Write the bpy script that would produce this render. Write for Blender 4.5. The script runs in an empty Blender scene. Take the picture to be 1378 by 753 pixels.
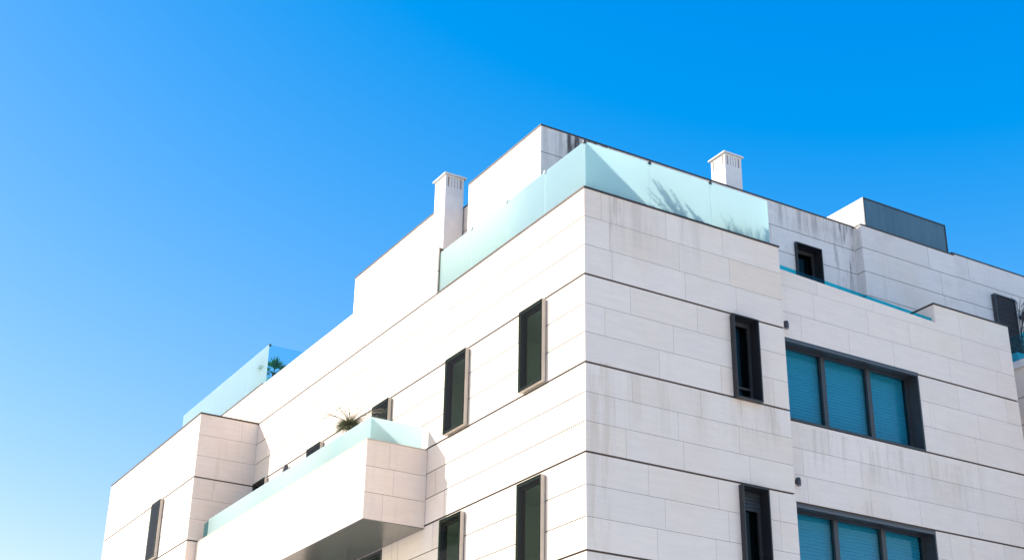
import bpy, bmesh, math, random
from mathutils import Vector, Matrix

# ------------------------------------------------------------------ camera, sky, sun, exposure
C = bpy.context.scene.collection
sc = bpy.context.scene
ZB = 12.34                                   # parapet height above the street
cam_d = bpy.data.cameras.new('camera')
cam = bpy.data.objects.new('camera', cam_d); C.objects.link(cam)
cam_d.sensor_fit = 'HORIZONTAL'; cam_d.sensor_width = 36.0
cam_d.lens = 1897.58 / 1378 * 36
cam_d.clip_start = 0.1; cam_d.clip_end = 5000
cam.matrix_world = Matrix(((0.857504, -0.227383, -0.461501, -11.00209),
                           (-0.514245, -0.351861, -0.782142, -16.43950),
                           (0.015462, 0.908015, -0.418653, -10.73961 + ZB),
                           (0, 0, 0, 1)))
sc.camera = cam

SUN = Vector((-1.0, 0.665, 0.67)).normalized()      # towards the sun
el = math.asin(SUN.z); rot = math.atan2(SUN.x, SUN.y)
SKY_GRADE = ((0.275, 2.2), (0.15, 0.97), (-4.0, 0.45))
W = bpy.data.worlds.new('World'); sc.world = W; W.use_nodes = True
wn = W.node_tree; wn.nodes.clear()
sky = wn.nodes.new('ShaderNodeTexSky'); sky.sky_type = 'NISHITA'; sky.sun_disc = False
sky.sun_elevation = el; sky.sun_rotation = rot
sky.altitude = 300; sky.air_density = 1.0; sky.dust_density = 0.6; sky.ozone_density = 2.0
hs = wn.nodes.new('ShaderNodeHueSaturation'); hs.inputs['Saturation'].default_value = 1.35
hs.inputs['Hue'].default_value = 0.49
bg = wn.nodes.new('ShaderNodeBackground'); bg.inputs['Strength'].default_value = 0.114
wo = wn.nodes.new('ShaderNodeOutputWorld')
wn.links.new(sky.outputs[0], hs.inputs['Color'])
sp = wn.nodes.new('ShaderNodeSeparateColor'); cb = wn.nodes.new('ShaderNodeCombineColor')     # deeper, photographic blue
wn.links.new(hs.outputs[0], sp.inputs[0])
for i, (sub, mul) in enumerate(SKY_GRADE):
    a = wn.nodes.new('ShaderNodeMath'); a.operation = 'SUBTRACT'; a.inputs[1].default_value = sub
    b_ = wn.nodes.new('ShaderNodeMath'); b_.operation = 'MULTIPLY'; b_.inputs[1].default_value = mul
    c_ = wn.nodes.new('ShaderNodeMath'); c_.operation = 'MAXIMUM'; c_.inputs[1].default_value = 0.0
    wn.links.new(sp.outputs[i], a.inputs[0]); wn.links.new(a.outputs[0], b_.inputs[0]); wn.links.new(b_.outputs[0], c_.inputs[0]); wn.links.new(c_.outputs[0], cb.inputs[i])
mn = wn.nodes.new('ShaderNodeMath'); mn.operation = 'MINIMUM'; cap = wn.nodes.new('ShaderNodeMath'); cap.operation = 'MULTIPLY'; cap.inputs[1].default_value = 1.05
red = cb.inputs[0].links[0].from_socket; grn = cb.inputs[1].links[0].from_socket                # never redder than its green allows
wn.links.new(grn, cap.inputs[0]); wn.links.new(red, mn.inputs[0]); wn.links.new(cap.outputs[0], mn.inputs[1]); wn.links.new(mn.outputs[0], cb.inputs[0])
wn.links.new(cb.outputs[0], bg.inputs['Color'])
wn.links.new(bg.outputs[0], wo.inputs['Surface'])
sl = bpy.data.lights.new('sun', 'SUN'); so = bpy.data.objects.new('sun', sl); C.objects.link(so)
sl.energy = 2.35; sl.angle = math.radians(0.5); sl.color = (1.0, 0.935, 0.87)
so.rotation_euler = SUN.to_track_quat('Z', 'Y').to_euler(); so.location = (-30, 20, 40)
sc.view_settings.view_transform = 'Standard'; sc.view_settings.look = 'None'
sc.view_settings.exposure = 1.39; sc.view_settings.gamma = 1.0
sc.view_settings.use_curve_mapping = False
sc.cycles.use_denoising = True
sc.cycles.max_bounces = 12; sc.cycles.transparent_max_bounces = 16
sc.cycles.sample_clamp_indirect = 6.0

rng = random.Random(11)

# ------------------------------------------------------------------ helpers
def mat(name, col, rough=0.6, metal=0.0, spec=0.5):
    m = bpy.data.materials.new(name); m.use_nodes = True
    b = m.node_tree.nodes['Principled BSDF']
    b.inputs['Base Color'].default_value = (*col, 1)
    b.inputs['Roughness'].default_value = rough; b.inputs['Metallic'].default_value = metal
    b.inputs['Specular IOR Level'].default_value = spec
    return m

class NT:
    def __init__(s, m): s.t = m.node_tree; s.n = s.t.nodes; s.l = s.t.links
    def new(s, k, **kw):
        x = s.n.new(k)
        for a, v in kw.items(): setattr(x, a, v)
        return x
    def put(s, inp, v):
        if isinstance(v, bpy.types.NodeSocket): s.l.new(v, inp)
        elif v is not None: inp.default_value = v
    def math(s, op, a, b=None, c=None, clamp=False):
        x = s.new('ShaderNodeMath', operation=op, use_clamp=clamp)
        for i, v in enumerate((a, b, c)):
            if v is not None: s.put(x.inputs[i], v)
        return x.outputs[0]
    def mix(s, f, a, b, mode='MIX'):
        x = s.new('ShaderNodeMix', data_type='RGBA', blend_type=mode, clamp_factor=True)
        s.put(x.inputs[0], f); s.put(x.inputs[6], a); s.put(x.inputs[7], b)
        return x.outputs[2]
    def ramp(s, v, a, b, c=0.0, d=1.0):
        x = s.new('ShaderNodeMapRange', interpolation_type='SMOOTHSTEP', clamp=True)
        for i, q in enumerate((v, a, b, c, d)): s.put(x.inputs[i], q)
        return x.outputs[0]
    def noise(s, vec, scale, detail=3, rough=0.55):
        x = s.new('ShaderNodeTexNoise'); x.inputs['Scale'].default_value = scale
        x.inputs['Detail'].default_value = detail; x.inputs['Roughness'].default_value = rough
        s.put(x.inputs['Vector'], vec); return x.outputs['Fac']
    def vec(s, a, b, c=0.0):
        x = s.new('ShaderNodeCombineXYZ')
        for i, v in enumerate((a, b, c)): s.put(x.inputs[i], v)
        return x.outputs[0]

def stone(name, base=(0.60, 0.535, 0.475), streak=0.25, grime=0.12, tone=0.045, stains=(), warmth=0.32):
    """Sawn limestone cladding. UV = (metres along the wall, metres below its top); the 'slab' colour
    attribute carries each slab's own tone (R) and warmth (G)."""
    m = mat(name, base, 0.78, spec=0.3); t = NT(m); b = t.n['Principled BSDF']
    uv = t.new('ShaderNodeUVMap'); sep = t.new('ShaderNodeSeparateXYZ'); t.l.new(uv.outputs[0], sep.inputs[0])
    u, d = sep.outputs[0], sep.outputs[1]
    pos = t.new('ShaderNodeNewGeometry').outputs['Position']
    at = t.new('ShaderNodeVertexColor'); at.layer_name = 'slab'
    sa = t.new('ShaderNodeSeparateColor'); t.l.new(at.outputs[0], sa.inputs[0])
    k = t.math('MULTIPLY_ADD', sa.outputs[0], tone * 2, 1.0 - tone)
    col = t.mix(1.0, (*base, 1), t.vec(k, k, k), 'MULTIPLY')
    warm = t.math('MULTIPLY', sa.outputs[1], warmth)
    col = t.mix(warm, col, (base[0] * 0.95, base[1] * 0.87, base[2] * 0.74, 1))
    big = t.noise(pos, 0.7, 4)
    col = t.mix(t.ramp(big, 0.45, 0.75, 0, 0.5), col, (base[0] * 0.96, base[1] * 0.90, base[2] * 0.82, 1))
    # cloudy sediment inside each slab, drawn out along the bed
    bed = t.noise(t.vec(t.math('MULTIPLY', u, 1.3), t.math('MULTIPLY', d, 9.0), t.math('MULTIPLY', sa.outputs[0], 40.0)), 1.6, 5, 0.6)
    kb = t.ramp(bed, 0.25, 0.8, 0.96, 1.03)
    col = t.mix(1.0, col, t.vec(kb, kb, kb), 'MULTIPLY')
    fine = t.noise(pos, 55, 4, 0.7)
    kf = t.ramp(fine, 0.2, 0.8, 0.95, 1.04)
    col = t.mix(1.0, col, t.vec(kf, kf, kf), 'MULTIPLY')
    # rain streaks running down
    sn = t.noise(t.vec(t.math('MULTIPLY', u, 7.0), t.math('MULTIPLY', d, 0.55), 3.3), 1.0, 5, 0.62)
    s1 = t.ramp(sn, 0.52, 0.78)
    sb = t.noise(t.vec(t.math('MULTIPLY', u, 0.6), t.math('MULTIPLY', d, 0.5), 8.1), 1.0, 3)
    s1 = t.math('MULTIPLY', s1, t.ramp(sb, 0.4, 0.65))
    col = t.mix(t.math('MULTIPLY', s1, streak), col, (base[0] * 0.62, base[1] * 0.58, base[2] * 0.53, 1))
    g1 = t.noise(pos, 2.3, 5, 0.65)
    col = t.mix(t.math('MULTIPLY', t.ramp(g1, 0.5, 0.8), grime), col, (base[0] * 0.55, base[1] * 0.55, base[2] * 0.58, 1))
    for i, (u0, u1, d0, ln, st, sc_, fr, th) in enumerate(stains):
        w = t.math('MULTIPLY', t.ramp(u, u0, u0 + (u1 - u0) * 0.2), t.ramp(u, u1 - (u1 - u0) * 0.2, u1, 1, 0))
        f = t.math('MULTIPLY', t.ramp(d, d0 - 0.02, d0 + 0.02), t.ramp(d, d0 + ln * 0.25, d0 + ln, 1, 0))
        nn = t.noise(t.vec(t.math('MULTIPLY', u, fr), t.math('MULTIPLY', d, fr * 0.09), 5.7 + i * 3.1), 1.0, 5, 0.7)
        f2 = t.math('MULTIPLY', t.math('MULTIPLY', w, f), t.ramp(nn, th, th + 0.2))
        col = t.mix(t.math('MULTIPLY', f2, st), col, (*sc_, 1))
    t.l.new(col, b.inputs['Base Color'])
    bp = t.new('ShaderNodeBump'); bp.inputs['Strength'].default_value = 0.12; bp.inputs['Distance'].default_value = 0.004
    t.l.new(fine, bp.inputs['Height']); t.l.new(bp.outputs[0], b.inputs['Normal'])
    return m

def noisy(name, col, rough, metal=0.0, amt=0.2, scale=6, spec=0.5, stretch=(1, 1, 1)):
    m = mat(name, col, rough, metal, spec); t = NT(m); b = t.n['Principled BSDF']
    pos = t.new('ShaderNodeNewGeometry').outputs['Position']
    mp = t.new('ShaderNodeMapping'); mp.inputs['Scale'].default_value = stretch; t.l.new(pos, mp.inputs[0])
    n = t.noise(mp.outputs[0], scale, 5, 0.65); k = t.ramp(n, 0.2, 0.8, 1 - amt, 1 + amt)
    t.l.new(t.mix(1.0, (*col, 1), t.vec(k, k, k), 'MULTIPLY'), b.inputs['Base Color'])
    r = t.ramp(n, 0.2, 0.8, max(0.03, rough - 0.08), min(1, rough + 0.08)); t.l.new(r, b.inputs['Roughness'])
    return m

def frosted(name, col, tcol):
    m = bpy.data.materials.new(name); m.use_nodes = True; t = NT(m); t.n.clear()
    out = t.new('ShaderNodeOutputMaterial')
    d = t.new('ShaderNodeBsdfDiffuse'); d.inputs[0].default_value = (*col, 1)
    r = t.new('ShaderNodeBsdfTranslucent'); r.inputs[0].default_value = (*tcol, 1)
    g = t.new('ShaderNodeBsdfGlossy'); g.inputs['Roughness'].default_value = 0.12
    a = t.new('ShaderNodeMixShader'); a.inputs[0].default_value = 0.74
    t.l.new(d.outputs[0], a.inputs[1]); t.l.new(r.outputs[0], a.inputs[2])
    fr = t.new('ShaderNodeFresnel'); fr.inputs[0].default_value = 1.35
    z = t.new('ShaderNodeMixShader'); gm = t.new('ShaderNodeNewGeometry')       # reflect on the way in only
    t.l.new(t.math('MULTIPLY', fr.outputs[0], t.math('SUBTRACT', 1.0, gm.outputs['Backfacing'])), z.inputs[0])
    t.l.new(a.outputs[0], z.inputs[1]); t.l.new(g.outputs[0], z.inputs[2]); t.l.new(z.outputs[0], out.inputs[0])
    return m

def glazing(name, tint, ior=1.5, rough=0.02):
    """Flat clear or tinted sheet: straight-through tint plus Fresnel reflection."""
    m = bpy.data.materials.new(name); m.use_nodes = True; t = NT(m); t.n.clear()
    out = t.new('ShaderNodeOutputMaterial')
    d = t.new('ShaderNodeBsdfTransparent'); d.inputs[0].default_value = (*tint, 1)
    g = t.new('ShaderNodeBsdfGlossy'); g.inputs['Roughness'].default_value = rough
    fr = t.new('ShaderNodeFresnel'); fr.inputs[0].default_value = ior
    z = t.new('ShaderNodeMixShader'); gm = t.new('ShaderNodeNewGeometry')       # reflect on the way in only
    t.l.new(t.math('MULTIPLY', fr.outputs[0], t.math('SUBTRACT', 1.0, gm.outputs['Backfacing'])), z.inputs[0])
    t.l.new(d.outputs[0], z.inputs[1]); t.l.new(g.outputs[0], z.inputs[2]); t.l.new(z.outputs[0], out.inputs[0])
    return m

class MB:
    """Collects boxes, faces and ribbons into one mesh. z is measured from the parapet (ZB above street)."""
    def __init__(s): s.v = []; s.f = []; s.m = []; s.uv = []; s.c = []
    def quad(s, p, mi=0, uv=None, c=(0.5, 0, 0)):
        i = len(s.v); s.v += [tuple(q) for q in p]; s.f.append(tuple(range(i, i + len(p)))); s.m.append(mi)
        s.uv.append(uv or [(0, 0)] * len(p)); s.c.append(c)
    def obox(s, O, U, V, Wd, mi=0, uv0=None, c=(0.5, 0, 0), skip=()):
        """box spanned by vectors U (along), V (up), Wd (inward) from O; uv0 = (u,d) of the O corner"""
        O, U, V, Wd = map(Vector, (O, U, V, Wd))
        P = lambda a, b, e: O + U * a + V * b + Wd * e
        lu, lv = U.length, V.length
        F = {'f': [(0, 0, 0), (1, 0, 0), (1, 1, 0), (0, 1, 0)], 'b': [(1, 0, 1), (0, 0, 1), (0, 1, 1), (1, 1, 1)],
             'l': [(0, 0, 1), (0, 0, 0), (0, 1, 0), (0, 1, 1)], 'r': [(1, 0, 0), (1, 0, 1), (1, 1, 1), (1, 1, 0)],
             't': [(0, 1, 0), (1, 1, 0), (1, 1, 1), (0, 1, 1)], 'd': [(0, 0, 1), (1, 0, 1), (1, 0, 0), (0, 0, 0)]}
        flip = U.cross(V).dot(Wd) > 0
        for k, q in F.items():
            if k in skip: continue
            if flip: q = q[::-1]
            uu = [(uv0[0] + a * lu, uv0[1] - b * lv) for a, b, e in q] if uv0 else None
            s.quad([P(*w) for w in q], mi, uu, c)
    def box(s, x0, x1, y0, y1, z0, z1, mi=0, skip=()):
        s.obox((x0, y0, z0), (x1 - x0, 0, 0), (0, 0, z1 - z0), (0, y1 - y0, 0), mi, skip=skip)
    def ribbon(s, pts, w, n=(0, 0, 1), mi=0, c=(0.5, 0, 0)):
        pts = [Vector(p) for p in pts]; n = Vector(n); L = []
        for i, p in enumerate(pts):
            t = (pts[min(i + 1, len(pts) - 1)] - pts[max(i - 1, 0)]).normalized()
            sd = t.cross(n); sd = sd.normalized() if sd.length > 1e-4 else Vector((1, 0, 0))
            ww = w[i] if isinstance(w, (list, tuple)) else w * (1 - i / (len(pts) - 1) * 0.95)
            L.append((p - sd * ww / 2, p + sd * ww / 2))
        for a, b in zip(L, L[1:]): s.quad([a[0], a[1], b[1], b[0]], mi, None, c)
    def tube(s, pts, r, k=6, mi=0):
        pts = [Vector(p) for p in pts]; R = []
        for i, p in enumerate(pts):
            t = (pts[min(i + 1, len(pts) - 1)] - pts[max(i - 1, 0)]).normalized()
            a = t.cross(Vector((0.3, 0.9, 0.31))).normalized(); b = t.cross(a)
            rr = r[i] if isinstance(r, (list, tuple)) else r
            R.append([p + (a * math.cos(2 * math.pi * j / k) + b * math.sin(2 * math.pi * j / k)) * rr for j in range(k)])
        for A, B in zip(R, R[1:]):
            for j in range(k): s.quad([A[j], A[(j + 1) % k], B[(j + 1) % k], B[j]], mi)
        s.quad(R[0][::-1], mi); s.quad(R[-1], mi)
    def lathe(s, c, prof, k=20, mi=0):
        c = Vector(c)
        R = [[c + Vector((r * math.cos(2 * math.pi * j / k), r * math.sin(2 * math.pi * j / k), z)) for j in range(k)] for r, z in prof]
        for A, B in zip(R, R[1:]):
            for j in range(k): s.quad([A[j], A[(j + 1) % k], B[(j + 1) % k], B[j]], mi)
        s.quad(R[0][::-1], mi); s.quad(R[-1], mi)
    def build(s, name, mats, parent=None, label=None, origin=None, bevel=0, merge=False):
        me = bpy.data.meshes.new(name)
        off = Vector(origin or (0, 0, 0))
        me.from_pydata([(x - off.x, y - off.y, z + ZB - off.z) for x, y, z in s.v], [], s.f)
        mats = mats if isinstance(mats, (list, tuple)) else [mats]
        for q in mats: me.materials.append(q)
        me.polygons.foreach_set('material_index', s.m)
        me.uv_layers.new(name='UVMap'); me.color_attributes.new('slab', 'FLOAT_COLOR', 'CORNER')
        me.uv_layers['UVMap'].data.foreach_set('uv', [w for uv in s.uv for q in uv for w in q])
        me.color_attributes['slab'].data.foreach_set('color', [w for f, c in zip(s.f, s.c) for _ in f for w in (*c, 1.0)])
        if merge or bevel:
            bm = bmesh.new(); bm.from_mesh(me); bmesh.ops.remove_doubles(bm, verts=bm.verts, dist=1e-5); bm.to_mesh(me); bm.free()
        me.update()
        o = bpy.data.objects.new(name, me); C.objects.link(o)
        if origin: o.location = off
        if parent:
            o.parent = parent
            o.matrix_parent_inverse = parent.matrix_world.inverted() if False else Matrix.Translation(-Vector(world_of(parent)))
        if bevel:
            bv = o.modifiers.new('bevel', 'BEVEL'); bv.width = bevel; bv.segments = 2; bv.limit_method = 'ANGLE'
        if label: o['label'] = label
        return o

def world_of(o):
    p = Vector(o.location)
    return p
def tag(o, label=None, cat=None, group=None, kind=None):
    for k, v in (('label', label), ('category', cat), ('group', group), ('kind', kind)):
        if v: o[k] = v
    return o
def empty(name, loc=(0, 0, 0)):
    o = bpy.data.objects.new(name, None); C.objects.link(o); o.location = loc; o.empty_display_size = 0.3; return o

# ------------------------------------------------------------------ materials
BASE = (0.845, 0.72, 0.612)
STREAK = (0.20, 0.165, 0.135)
M = {}
M['left'] = stone('limestone_street_side', BASE, streak=0.7, tone=0.14, grime=0.1)
M['right'] = stone('limestone_corner_side', BASE, streak=0.2, grime=0.08,
                   stains=[(0.45, 0.75, 0.0, 1.5, 0.3, STREAK, 9, 0.42), (0.3, 2.6, 0.0, 1.2, 0.25, (0.38, 0.30, 0.21), 2.5, 0.45),
                           (2.7, 3.9, 2.95, 0.9, 0.4, (0.42, 0.30, 0.2), 4, 0.45), (0.0, 0.5, 2.9, 5.0, 0.30, (0.50, 0.36, 0.22), 5, 0.42), (0.3, 3.9, 2.96, 1.3, 0.22, (0.50, 0.38, 0.25), 3, 0.44)])
M['wing'] = stone('limestone_wing', BASE, streak=0.22, grime=0.08, warmth=0.2,
                  stains=[(4.1, 7.6, 3.05, 1.1, 0.26, (0.33, 0.25, 0.18), 7, 0.47), (4.0, 7.9, 4.1, 1.2, 0.16, STREAK, 5, 0.5), (7.2, 9.0, 3.1, 1.0, 0.25, (0.45, 0.33, 0.2), 4, 0.46)])
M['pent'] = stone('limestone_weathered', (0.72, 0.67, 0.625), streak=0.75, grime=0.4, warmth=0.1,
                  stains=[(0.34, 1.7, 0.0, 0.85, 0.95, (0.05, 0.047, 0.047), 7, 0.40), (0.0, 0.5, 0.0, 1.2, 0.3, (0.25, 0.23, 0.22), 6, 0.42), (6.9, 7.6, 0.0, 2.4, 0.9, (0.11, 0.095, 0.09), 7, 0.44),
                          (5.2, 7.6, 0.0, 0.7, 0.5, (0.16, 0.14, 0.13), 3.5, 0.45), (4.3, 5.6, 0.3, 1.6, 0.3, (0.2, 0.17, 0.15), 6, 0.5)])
M['pent2'] = stone('limestone_roof_level', (0.72, 0.67, 0.625), streak=0.4, grime=0.25, warmth=0.08)
M['balc'] = stone('limestone_balcony', BASE, streak=0.5, grime=0.06)
M['joint'] = mat('joint_shadow_gap', (0.12, 0.078, 0.056), 0.7)
M['grout'] = mat('grey_grout', (0.24, 0.20, 0.17), 0.9)
M['bronze'] = noisy('bronze_coping', (0.055, 0.040, 0.033), 0.45, 0.2, 0.25, 5)
M['anthracite'] = noisy('anthracite_metal', (0.042, 0.046, 0.052), 0.4, 0.1, 0.15, 4)
M['trim'] = noisy('grey_trim', (0.10, 0.105, 0.115), 0.45, 0.1, 0.1, 4)
M['dark'] = noisy('dark_window_metal', (0.022, 0.023, 0.026), 0.45, 0.1, 0.12, 4)
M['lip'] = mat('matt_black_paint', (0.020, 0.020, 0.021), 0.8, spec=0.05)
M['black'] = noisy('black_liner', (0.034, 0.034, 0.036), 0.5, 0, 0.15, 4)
M['champagne'] = noisy('champagne_aluminium', (0.52, 0.46, 0.38), 0.42, 0.1, 0.08, 5)
M['alu'] = noisy('brushed_aluminium', (0.45, 0.46, 0.47), 0.35, 0.7, 0.1, 20)
M['soffit'] = mat('dark_soffit_metal', (0.195, 0.20, 0.19), 0.26, 0.45)
M['render'] = noisy('white_render', (0.74, 0.70, 0.66), 0.85, 0, 0.06, 7)
M['terracotta'] = mat('pale_terracotta_flue', (0.62, 0.47, 0.39), 0.85)
M['panel'] = noisy('grey_metal_panel', (0.075, 0.145, 0.185), 0.45, 0.15, 0.14, 1.5, stretch=(5, 5, 0.5))
M['frost'] = frosted('frosted_glass', (0.52, 0.68, 0.66), (0.81, 0.94, 0.925))
M['teal'] = glazing('teal_glass', (0.30, 0.72, 0.76))
M['deepteal'] = glazing('deep_teal_glass', (0.12, 0.80, 0.90))
M['clearblue'] = glazing('clear_blue_glass', (0.72, 0.93, 0.97))
M['wglass'] = glazing('tinted_window_glass', (0.42, 0.84, 0.93))
M['gglass'] = glazing('green_tinted_glass', (0.78, 0.865, 0.81), 1.12)
M['dglass'] = glazing('dark_window_glass', (0.34, 0.56, 0.64), 1.3)
M['lightroom'] = mat('pale_room_paint', (0.80, 0.83, 0.76), 0.9)
M['slat'] = mat('shutter_slats', (0.46, 0.46, 0.47), 0.5)
M['brown'] = noisy('dark_brown_slats', (0.045, 0.034, 0.030), 0.5, 0, 0.15, 6)
M['room'] = mat('room_paint', (0.32, 0.36, 0.31), 0.9)
M['screed'] = noisy('terrace_paving', (0.58, 0.56, 0.52), 0.85, 0, 0.12, 3)
M['plastic'] = mat('dark_grey_plastic', (0.06, 0.06, 0.065), 0.4)
M['lens'] = mat('lamp_glass', (0.25, 0.25, 0.25), 0.15)

# ------------------------------------------------------------------ the setting
g = MB(); g.quad([(-2500, -2500, -ZB), (2500, -2500, -ZB), (2500, 2500, -ZB), (-2500, 2500, -ZB)])
tag(g.build('ground', noisy('pale_paving', (0.80, 0.745, 0.65), 0.85, 0, 0.12, 0.8)), kind='structure')
g = MB(); g.quad([(-22, -60, -ZB + .004), (-15, -60, -ZB + .004), (-15, 80, -ZB + .004), (-22, 80, -ZB + .004)])
tag(g.build('road', noisy('asphalt', (0.055, 0.055, 0.057), 0.85, 0, 0.2, 3)), kind='structure')
g = MB(); g.box(-22.3, -22, -60, 80, -ZB - .1, -ZB + .12); g.box(-15, -14.7, -60, 80, -ZB - .1, -ZB + .12)
tag(g.build('kerb', noisy('kerb_stone', (0.36, 0.35, 0.33), 0.8, 0, 0.1, 3)), kind='structure')

# ------------------------------------------------------------------ the building
B = empty('apartment_building', (0, 0, 0))
tag(B, 'white limestone apartment building with frosted glass terraces and dark narrow windows', 'building')

SLAB, GAPH, GAPV, GROOVE = 0.03, 0.006, 0.0035, 0.032
def clad(name, O, U, N, u0, u1, bands, courses=3, holes=(), m='left', seed=1, top=None, shrink0=0.03, shrink1=0.03,
         back=0.2, groove=True, run=(1.0, 1.45), label=None, bholes=None):
    """One stone-clad wall: slabs with open joints over a dark backing. bands = descending z levels; between
    two bands runs a shadow groove. holes = (u0,u1,z0,z1) that fill a band's height or part of it."""
    r = random.Random(seed); mb = MB(); O = Vector(O); U = Vector(U); N = Vector(N); Z = Vector((0, 0, 1))
    GAPH, GAPV = (0.014, 0.007) if N.x < -.5 else ((0.011, 0.005) if 'pent' in m else (0.005, 0.003))      # wider open joints on the street side
    top = bands[0] if top is None else top
    def piece(a, b, za, zb, tone):
        q = (O + U * a + Z * za, U * (b - a), Z * (zb - za), -N * SLAB)
        ends = ('l',) * (a <= u0 + 1e-6) + ('r',) * (b >= u1 - 1e-6)          # only wall ends show stone; joints are grouted
        mb.obox(*q, 0, (a, top - za), tone, skip=('b', 't', 'd') + tuple(k for k in 'lr' if k not in ends))
        mb.obox(*q, 2, None, tone, skip=('b', 'f') + ends)
    for bi, (zt, zb) in enumerate(zip(bands, bands[1:])):
        gt = (GROOVE if groove else GAPH) / 2 if bi > 0 else 0.0
        gb = (GROOVE if groove else GAPH) / 2 if bi < len(bands) - 2 else 0.0
        zt_, zb_ = zt - gt, zb + gb
        n = courses[bi] if isinstance(courses, (list, tuple)) else courses
        for k in range(n):
            za = zb_ + (zt_ - zb_) * k / n + (GAPH / 2 if k else 0)
            zc = zb_ + (zt_ - zb_) * (k + 1) / n - (GAPH / 2 if k < n - 1 else 0)
            # cut positions
            cuts = [u0]; p = u0 + r.uniform(0.25, run[1])
            while p < u1 - 0.3: cuts.append(p); p += r.uniform(*run)
            cuts.append(u1)
            for a, b in zip(cuts, cuts[1:]):
                tone = (min(1, max(0, r.gauss(0.5, 0.22))), max(0, r.gauss(0.0, 0.45)), 0)
                a_ = a + (GAPV / 2 if a > u0 else 0); b_ = b - (GAPV / 2 if b < u1 else 0)
                segs = [(a_, b_, za, zc)]
                for h in holes:
                    new = []
                    for (sa, sb, ta, tb) in segs:
                        if h[1] <= sa or h[0] >= sb or h[3] <= ta or h[2] >= tb: new.append((sa, sb, ta, tb)); continue
                        if h[0] > sa: new.append((sa, h[0], ta, tb))
                        if h[1] < sb: new.append((h[1], sb, ta, tb))
                        ca, cb = max(sa, h[0]), min(sb, h[1])
                        if h[2] > ta: new.append((ca, cb, ta, h[2]))
                        if h[3] < tb: new.append((ca, cb, h[3], tb))
                    segs = new
                for (sa, sb, ta, tb) in segs:
                    if sb - sa > 0.01 and tb - ta > 0.01: piece(sa, sb, ta, tb, tone)
    # backing with the same openings
    A, Bq = u0 + shrink0, u1 - shrink1
    holes = holes if bholes is None else bholes              # rooms need wider gaps in the backing than the slabs do
    us = sorted({A, Bq} | {min(max(h[i], A), Bq) for h in holes for i in (0, 1)})
    zs = sorted({bands[0], bands[-1]} | {h[i] for h in holes for i in (2, 3) if bands[-1] < h[i] < bands[0]})
    for a, b in zip(us, us[1:]):
        runz = None
        for za, zc in list(zip(zs, zs[1:])) + [(None, None)]:
            solid = za is not None and not any(h[0] <= (a + b) / 2 <= h[1] and h[2] <= (za + zc) / 2 <= h[3] for h in holes)
            if solid:
                runz = [za, zc] if runz is None else [runz[0], zc]
            elif runz:
                mb.obox(O + U * a + Z * runz[0] - N * (SLAB - .0015), U * (b - a), Z * (runz[1] - runz[0] - .002), -N * back, 1); runz = None
    return mb.build(name, [M[m], M['joint'], M['grout']], B, label)

ZL = [0, -1.5, -2.958, -4.363, -5.82, -7.27, -8.73, -10.18, -ZB]
# openings --------------------------------------------------------
FW = 0.09                                                     # how far the street-side frames project
winL = [(1.095, 1.81), (3.60, 4.345), (6.62, 7.335), (9.81, 10.53), (12.88, 13.60)]
def band_hole(i, a, b, top_off=-0.03, bot_off=0.03): return (a, b, ZL[i + 1] + bot_off, ZL[i] + top_off)
ROOM = lambda a, b, z0, z1: (a - .5, b + 1.2, z0 - .35, z1 + .12)          # the space a street-side window looks into
holesL = [band_hole(1, a + .02, b - .02) for a, b in winL] + [band_hole(3, a + .02, b - .02, -.07) for a, b in winL[:2]]
holesL.append((6.72, 10.4, -6.9, -4.43))
wall_street = clad('facade_wall', (0, 0, 0), (0, 1, 0), (-1, 0, 0), 0.032, 13.853, ZL, 3, holesL, 'left', 3,
                   bholes=[ROOM(a, b, -2.93, -1.53) for a, b in winL] + [ROOM(a, b, -5.79, -4.44) for a, b in winL[:2]] + [holesL[-1]])
winR = (2.845, 3.375)
holesR = [(winR[0] + .02, winR[1] - .02, -2.95, -1.55), (winR[0] + .02, winR[1] - .02, -5.80, -4.41)]
wall_corner = clad('facade_wall', (0, 0, 0), (1, 0, 0), (0, -1, 0), 0.0, 4.01, ZL, 3, holesR, 'right', 8)
# end of the corner block facing away (seen only from the side)
clad('facade_wall', (4.01, 0, 0), (0, 1, 0), (1, 0, 0), 0.032, 0.60, ZL, 3, (), 'right', 9)

def coping(pts_boxes, parent=B, m='bronze', name='coping'):
    mb = MB()
    for q in pts_boxes: mb.box(*q)
    return mb.build(name, M[m], parent)

# bay at the far end of the street side ---------------------------------------
BX, BY0, BY1 = -1.412, 13.855, 20.97
bw = (15.93, 16.62)
bay_front = clad('bay_wall', (BX, 0, 0), (0, 1, 0), (-1, 0, 0), BY0 + .032, BY1, ZL, 3,
                 [(bw[0] + .02, bw[1] - .02, -2.93, -1.53), (bw[0] + .02, bw[1] - .02, -5.79, -4.43)], 'left', 21,
                 bholes=[ROOM(*bw, -2.93, -1.53), ROOM(*bw, -5.79, -4.44)])
bay_side = clad('bay_wall', (BX, BY0, 0), (1, 0, 0), (0, -1, 0), 0.0, -BX - .002, ZL, 3, (), 'balc', 22)
coping([(BX - .015, 0.0, BY0 - .015, BY1, 0.002, 0.036)], bay_front)
mb = MB(); mb.box(BX + .24, .1, BY0 + .24, BY1, -.12, -.02); mb.build('roof_deck', M['screed'], bay_front)

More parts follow.
